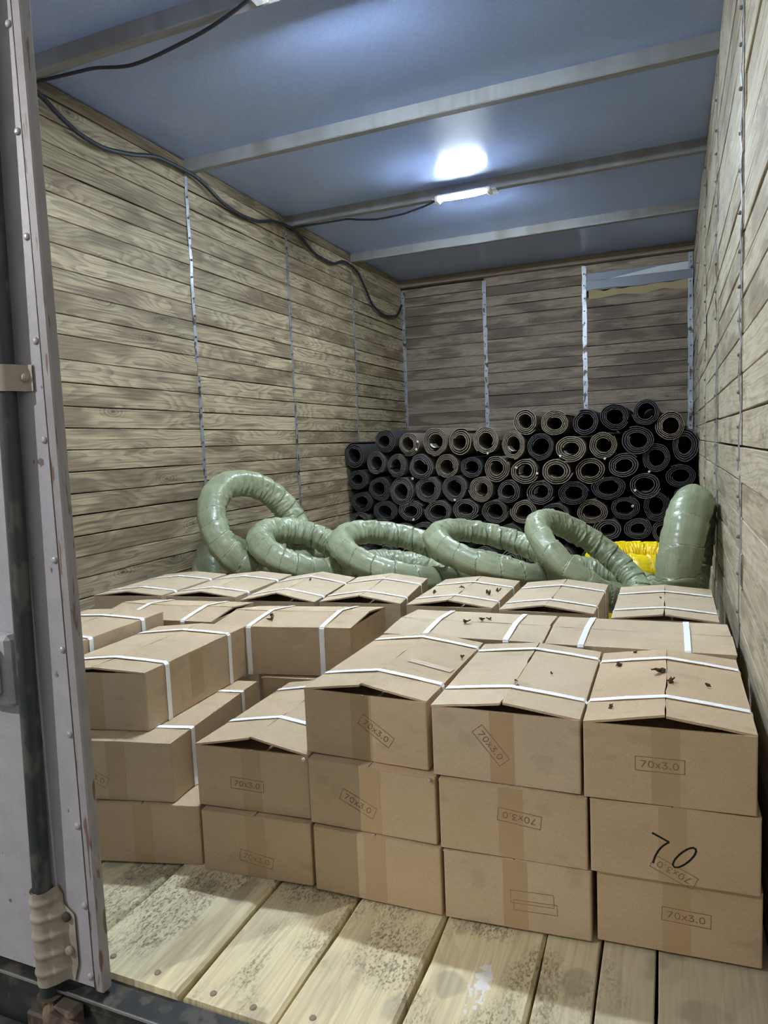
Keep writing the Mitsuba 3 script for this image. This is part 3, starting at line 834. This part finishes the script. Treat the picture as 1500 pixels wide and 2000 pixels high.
# ------------------------------------------------------------------ wrapped wire coils
def coil(c, tilt, head, R, r, seed, bands=24, nt=420, nf=56, squash=1.0):
    g = np.random.default_rng(seed)
    n = np.array([math.sin(tilt) * math.cos(head), math.sin(tilt) * math.sin(head), math.cos(tilt)])
    u = np.cross(n, [0, 1, 0.01]); u /= np.linalg.norm(u)
    v = np.cross(n, u)
    th, ph = np.meshgrid(np.arange(nt) * 2 * np.pi / nt, np.arange(nf) * 2 * np.pi / nf, indexing='ij')
    cs = np.stack([np.cos(th), np.sin(th), np.cos(ph), np.sin(ph)], -1)
    wob = meshkit.fbm(cs[..., [0, 1, 2]] * 1.7 + seed, 3, seed) - 0.5
    w = bands * th / (2 * np.pi) + ph / (2 * np.pi) + 0.25 * wob
    fr = w - np.floor(w)
    saw = 0.0055 * (1 - fr)
    pucker = meshkit.fbm(np.stack([cs[..., 0] * 9, cs[..., 1] * 9, np.cos(ph) * 1.6 + seed], -1), 3, seed + 3) - 0.5
    inner = np.clip(-np.cos(ph), 0, 1)
    rr = r * (1 + 0.05 * wob) + saw - 0.002 + pucker * (0.005 + 0.018 * inner) + (meshkit.fbm(np.stack([cs[..., 0] * 24, cs[..., 1] * 24, np.cos(ph) * 2.2 + seed], -1), 2, seed + 9) - 0.5) * (0.003 + 0.011 * inner ** 0.7)
    rr = rr * (1 + 0.035 * np.cos(4 * ph + 0.8) + 0.012 * np.cos(8 * ph))
    P = np.asarray(c) + (R + rr * np.cos(ph))[..., None] * (np.cos(th)[..., None] * u + np.sin(th)[..., None] * v) + (rr * np.sin(ph) * squash)[..., None] * n
    uv = np.stack([w, ph * 3], -1).reshape(-1, 2)
    i, j = np.meshgrid(np.arange(nt), np.arange(nf), indexing='ij')
    a = i * nf + j; b = ((i + 1) % nt) * nf + j; cc = ((i + 1) % nt) * nf + (j + 1) % nf; d = i * nf + (j + 1) % nf
    F = np.concatenate([np.stack([a, b, cc], -1).reshape(-1, 3), np.stack([a, cc, d], -1).reshape(-1, 3)])
    return trimesh.Trimesh(P.reshape(-1, 3), F, process=False), uv


COILS = [
    ([0.384, 1.94, 0.59, 1.02, -0.224, 0.262, 0.064], 'large green wrapped coil leaning upright against the left wall', 24),
    ([0.646, 1.902, 0.497, 0.422, -0.193, 0.206, 0.06], 'green wrapped coil next to the upright coil, tilted low to the right', 22),
    ([1.107, 1.974, 0.474, 0.312, -0.194, 0.28, 0.055], 'green wrapped coil third from the left wall, lying nearly flat', 20),
    ([1.544, 1.965, 0.496, 0.306, -0.158, 0.265, 0.05], 'green wrapped coil in front of the middle of the felt rolls, fourth from the left', 20),
    ([1.927, 1.926, 0.475, 0.673, -0.178, 0.243, 0.049], 'green wrapped coil with wide bands, tilted beside the yellow coil', 18),
    ([2.281, 1.945, 0.457, 1.683, -0.13, 0.24, 0.072], 'thick green wrapped coil standing on edge against the right wall', 16),
    ([1.012, 2.305, 0.304, 0.222, -0.06, 0.25, 0.064], 'green coil seen through the third coil, in the lower layer', 20),
    ([1.493, 2.412, 0.286, 0.343, 0.119, 0.243, 0.063], 'green coil showing inside the fourth coil, in the lower layer', 20),
    ([1.932, 2.307, 0.306, 0.205, 0.038, 0.24, 0.064], 'pale green coil bulging inside the wide-banded coil', 20),
    ([0.3, 2.42, 0.45, 0.15, -0.1, 0.2, 0.06], 'small green coil behind the hole of the upright coil', 16),
    ([0.272, 1.936, 0.291, 1.062, 0.005, 0.234, 0.063], 'green coil at the left wall below the upright coil', 16)]
for i, (q, lb, nb) in enumerate(COILS):
    m, uv = coil(q[:3], q[3], q[4], q[5], q[6], 11 + i * 3, nb)
    k = obj('wire_coil', m, 'green_wrap', smooth=True, uv=uv)
    labels[k] = {'label': lb, 'category': 'coil', 'group': 'green wrapped wire coils'}
for z, lb in ((0.332, 'yellow wrapped coil behind the green coils near the right wall'), (0.205, 'yellow wrapped coil underneath the other yellow coil'), (0.075, 'lowest yellow wrapped coil on the floor under the other two')):
    m, uv = coil((2.105, 2.80, z), 0.03, 0, 0.225, 0.063, int(z * 100), 18)
    k = obj('wire_coil', m, 'yellow_wrap', smooth=True, uv=uv)
    labels[k] = {'label': lb, 'category': 'coil', 'group': 'yellow wrapped wire coils'}
for (x, y) in ((0.80, 2.02), (1.44, 2.02)):
    for z in (0.068,):
        m, uv = coil((x, y, z), 0.0, 0, 0.25, 0.064, int(x * 90), 20, nt=160, nf=24)
        k = obj('wire_coil', m, 'green_wrap', smooth=True, uv=uv)
        labels[k] = {'label': 'green coil lying on the floor beneath the heap of coils', 'category': 'coil', 'group': 'coils hidden at the bottom of the heap'}

# ------------------------------------------------------------------ felt rolls
ROLLS = [(0.32, 0.998, 0.088, 0.088), (0.493, 0.972, 0.084, 0.09), (0.687, 0.983, 0.099, 0.105), (0.873, 0.971, 0.091, 0.104), (1.054, 0.974, 0.094, 0.103), (1.236, 0.937, 0.086, 0.101), (0.082, 0.906, 0.086, 0.106), (0.245, 0.845, 0.077, 0.091), (0.398, 0.821, 0.075, 0.091), (0.577, 0.804, 0.097, 0.095), (0.768, 0.805, 0.09, 0.091), (0.945, 0.793, 0.081, 0.082), (1.119, 0.779, 0.093, 0.1), (0.096, 0.728, 0.083, 0.075), (0.263, 0.655, 0.09, 0.092), (0.43, 0.635, 0.1, 0.11), (0.623, 0.643, 0.101, 0.101), (0.817, 0.644, 0.094, 0.1), (1.007, 0.64, 0.095, 0.093), (1.196, 0.62, 0.087, 0.087), (0.115, 0.56, 0.092, 0.079), (0.298, 0.491, 0.099, 0.083), (0.491, 0.488, 0.103, 0.08), (0.693, 0.484, 0.103, 0.09), (0.897, 0.496, 0.105, 0.083), (1.101, 0.483, 0.098, 0.086), (1.297, 0.478, 0.099, 0.087), (0.094, 0.42, 0.083, 0.076), (0.257, 0.366, 0.094, 0.081), (0.429, 0.326, 0.098, 0.081), (0.583, 0.337, 0.102, 0.08), (0.79, 0.326, 0.099, 0.079), (0.992, 0.326, 0.096, 0.078), (1.2, 0.32, 0.093, 0.077), (1.392, 0.32, 0.085, 0.076), (1.322, 1.092, 0.09, 0.094), (1.514, 1.072, 0.097, 0.092), (1.708, 1.066, 0.089, 0.094), (1.896, 1.096, 0.095, 0.095), (2.085, 1.115, 0.089, 0.089), (2.229, 1.023, 0.09, 0.104), (1.414, 0.919, 0.093, 0.099), (1.614, 0.897, 0.106, 0.095), (1.818, 0.914, 0.093, 0.096), (2.028, 0.934, 0.11, 0.099), (2.317, 0.89, 0.086, 0.114), (1.311, 0.756, 0.1, 0.095), (1.523, 0.75, 0.108, 0.096), (1.739, 0.748, 0.105, 0.092), (1.95, 0.774, 0.104, 0.087), (2.147, 0.818, 0.088, 0.103), (2.286, 0.696, 0.099, 0.078), (1.411, 0.609, 0.103, 0.087), (1.627, 0.596, 0.107, 0.085), (1.854, 0.63, 0.119, 0.081), (2.078, 0.641, 0.102, 0.09), (2.316, 0.564, 0.072, 0.066), (1.507, 0.452, 0.102, 0.087), (1.743, 0.471, 0.108, 0.085), (1.952, 0.496, 0.099, 0.081), (2.146, 0.507, 0.086, 0.104), (1.639, 0.326, 0.1, 0.083), (1.842, 0.354, 0.097, 0.079), (2.029, 0.36, 0.091, 0.078), (2.182, 0.34, 0.068, 0.08)]
NA = 35
rowA = [(0, 6), (6, 13), (13, 20), (20, 27), (27, 35)]
rowB = [(35 + 6, 35 + 11), (35 + 11, 35 + 17), (35 + 17, 35 + 22), (35 + 22, 35 + 26), (35 + 26, 35 + 30)]
ORD = ['first', 'second', 'third', 'fourth', 'fifth', 'sixth', 'seventh', 'eighth', 'ninth', 'tenth', 'eleventh', 'twelfth', 'thirteenth', 'fourteenth']
ROWN = ['in the row below the top tier', 'in the third row down', 'in the fourth row down', 'in the fifth row down', 'in the lowest row in view']
DARK = {0, 6, 11, 13, 14, 20, 21, 37, 38, 39, 41, 44, 45, 50, 51, 53, 54, 56, 59, 60}
BROWN = {1, 2, 3, 4, 5, 10, 12, 18, 26, 35, 36, 40, 42, 43, 46, 47, 48, 58}
PAPER = {1: 30, 2: 250, 5: 240, 18: 150, 42: 250, 46: 160, 52: 150}
KNOT = {1: [(0.7, -0.45), (0.85, 0.15)], 4: [(0.1, -0.85)], 9: [(-0.6, -0.85)], 17: [(0, -0.8)], 22: [(0.2, -0.75)], 42: [(-0.6, -0.5)], 43: [(0.15, -0.95)], 46: [(-0.55, 0.25), (0.85, -0.2)], 50: [(-0.5, -0.85)], 55: [(-0.6, -0.35)], 59: [(0.5, 0.15)]}


def roll_mesh(rx, rz, length, seed):
    """a spiral of felt: a strip of some thickness wound from the core to the rim, extruded along y from 0 to length"""
    g = np.random.default_rng(seed)
    turns = g.uniform(3.0, 4.3)
    n = int(turns * 26)
    t = np.linspace(0, 1, n)
    a = g.uniform(0, 6.28) + t * turns * 2 * np.pi * g.choice([-1, 1])
    r_in = g.uniform(0.50, 0.60)
    rad = r_in + (1 - r_in) * t ** g.uniform(0.8, 1.2)
    th = (1 - r_in) / turns * g.uniform(0.42, 0.58)
    k2, p2, k3, p3 = g.uniform(0.0, 0.05), g.uniform(0, 6), g.uniform(0.0, 0.035), g.uniform(0, 6)
    ci, si = np.cos(a), np.sin(a)
    lump = 1 + k2 * np.cos(2 * a + p2) * (1.3 - rad) * 2 + k3 * np.cos(3 * a + p3) + 0.012 * np.cos(7 * a + p2)
    offx, offz = g.normal(0, 0.05, 2)
    out = np.stack([(rad * lump * ci + offx * (1 - rad)) * rx, (rad * lump * si + offz * (1 - rad)) * rz], 1)
    ri = np.maximum(rad - th, 0.05)
    inn = np.stack([(ri * lump * ci + offx * (1 - ri)) * rx, (ri * lump * si + offz * (1 - ri)) * rz], 1)
    tele = 0.022 * (t - 0.5) * g.uniform(-1, 1) + g.normal(0, 0.0012, n)       # wraps stand out unevenly at the end
    V, F = [], []
    for q, y0 in ((out, 0), (inn, 0)):
        V.append(np.stack([q[:, 0], tele, q[:, 1]], 1))
    for q in (out, inn):
        V.append(np.stack([q[:, 0], np.full(n, length), q[:, 1]], 1))
    V = np.vstack(V)
    o, i_, ob, ib = 0, n, 2 * n, 3 * n
    for s in range(n - 1):
        F += [[o + s, o + s + 1, i_ + s + 1], [o + s, i_ + s + 1, i_ + s],
              [o + s, ob + s, ob + s + 1], [o + s, ob + s + 1, o + s + 1],
              [i_ + s, i_ + s + 1, ib + s + 1], [i_ + s, ib + s + 1, ib + s],
              [ob + s, ib + s + 1, ob + s + 1], [ob + s, ib + s, ib + s + 1]]
    for s in (0, n - 1):
        F += [[o + s, i_ + s, ib + s], [o + s, ib + s, ob + s]]
    return trimesh.Trimesh(V, F, process=False), r_in


def add_roll(i, x, z, rx, rz, label, group):
    y = 3.742 + 0.07 * x + rng.normal(0, 0.006)
    mname = 'felt_black' if i in DARK else 'felt_brown' if i in BROWN else 'felt_grey'
    m, r_in = roll_mesh(rx * 0.97, rz * 0.97, L - 0.04 - y, 300 + i)
    k = thing('felt_roll', label, 'roll', group)
    obj('felt', m.apply_translation((x, y, z)), mname, k)
    if i in PAPER:
        a0 = math.radians(PAPER[i])
        an = np.linspace(a0 - 0.9, a0 + 0.9, 10)
        q = np.array([[x + rx * 0.42 * math.cos(t), y + yy, z + rz * 0.42 * math.sin(t)] for yy in (0.004, 0.16) for t in an])
        F = []
        for s in range(9):
            F += [[s, s + 1, s + 11], [s, s + 11, s + 10]]
        obj('paper_liner', trimesh.Trimesh(q, F, process=False), 'pale_paper', k, label='pale paper showing in the core')
    for (du, dv) in KNOT.get(i, ()):
        m = trimesh.creation.icosphere(1, 0.0085)
        m.vertices += np.random.default_rng(i).normal(0, 0.0016, m.vertices.shape)
        obj('string_knot', m.apply_translation((x + rx * du, y - 0.006, z + rz * dv)), 'pale_paper', k, label='small white knot')


GR = 'rolls of roofing felt stacked at the back wall'
tone = lambda i: 'nearly black' if i in DARK else 'brown-edged' if i in BROWN else 'dark grey'
for j in range(6):
    add_roll(35 + j, *ROLLS[35 + j], f'{tone(35 + j)} felt roll, {ORD[j]} from the left in the top tier at the right', GR)
for rrow in range(5):
    ids = list(range(*rowA[rrow])) + list(range(*rowB[rrow]))
    for j, i in enumerate(ids):
        add_roll(i, *ROLLS[i], f'{tone(i)} felt roll, {ORD[j]} from the left wall {ROWN[rrow]}', GR)
for j in range(13):
    add_roll(100 + j, 0.10 + j * 0.183, 0.122, 0.089, 0.118, 'felt roll at the foot of the stack hidden behind the coils', 'felt rolls hidden at the foot of the stack')
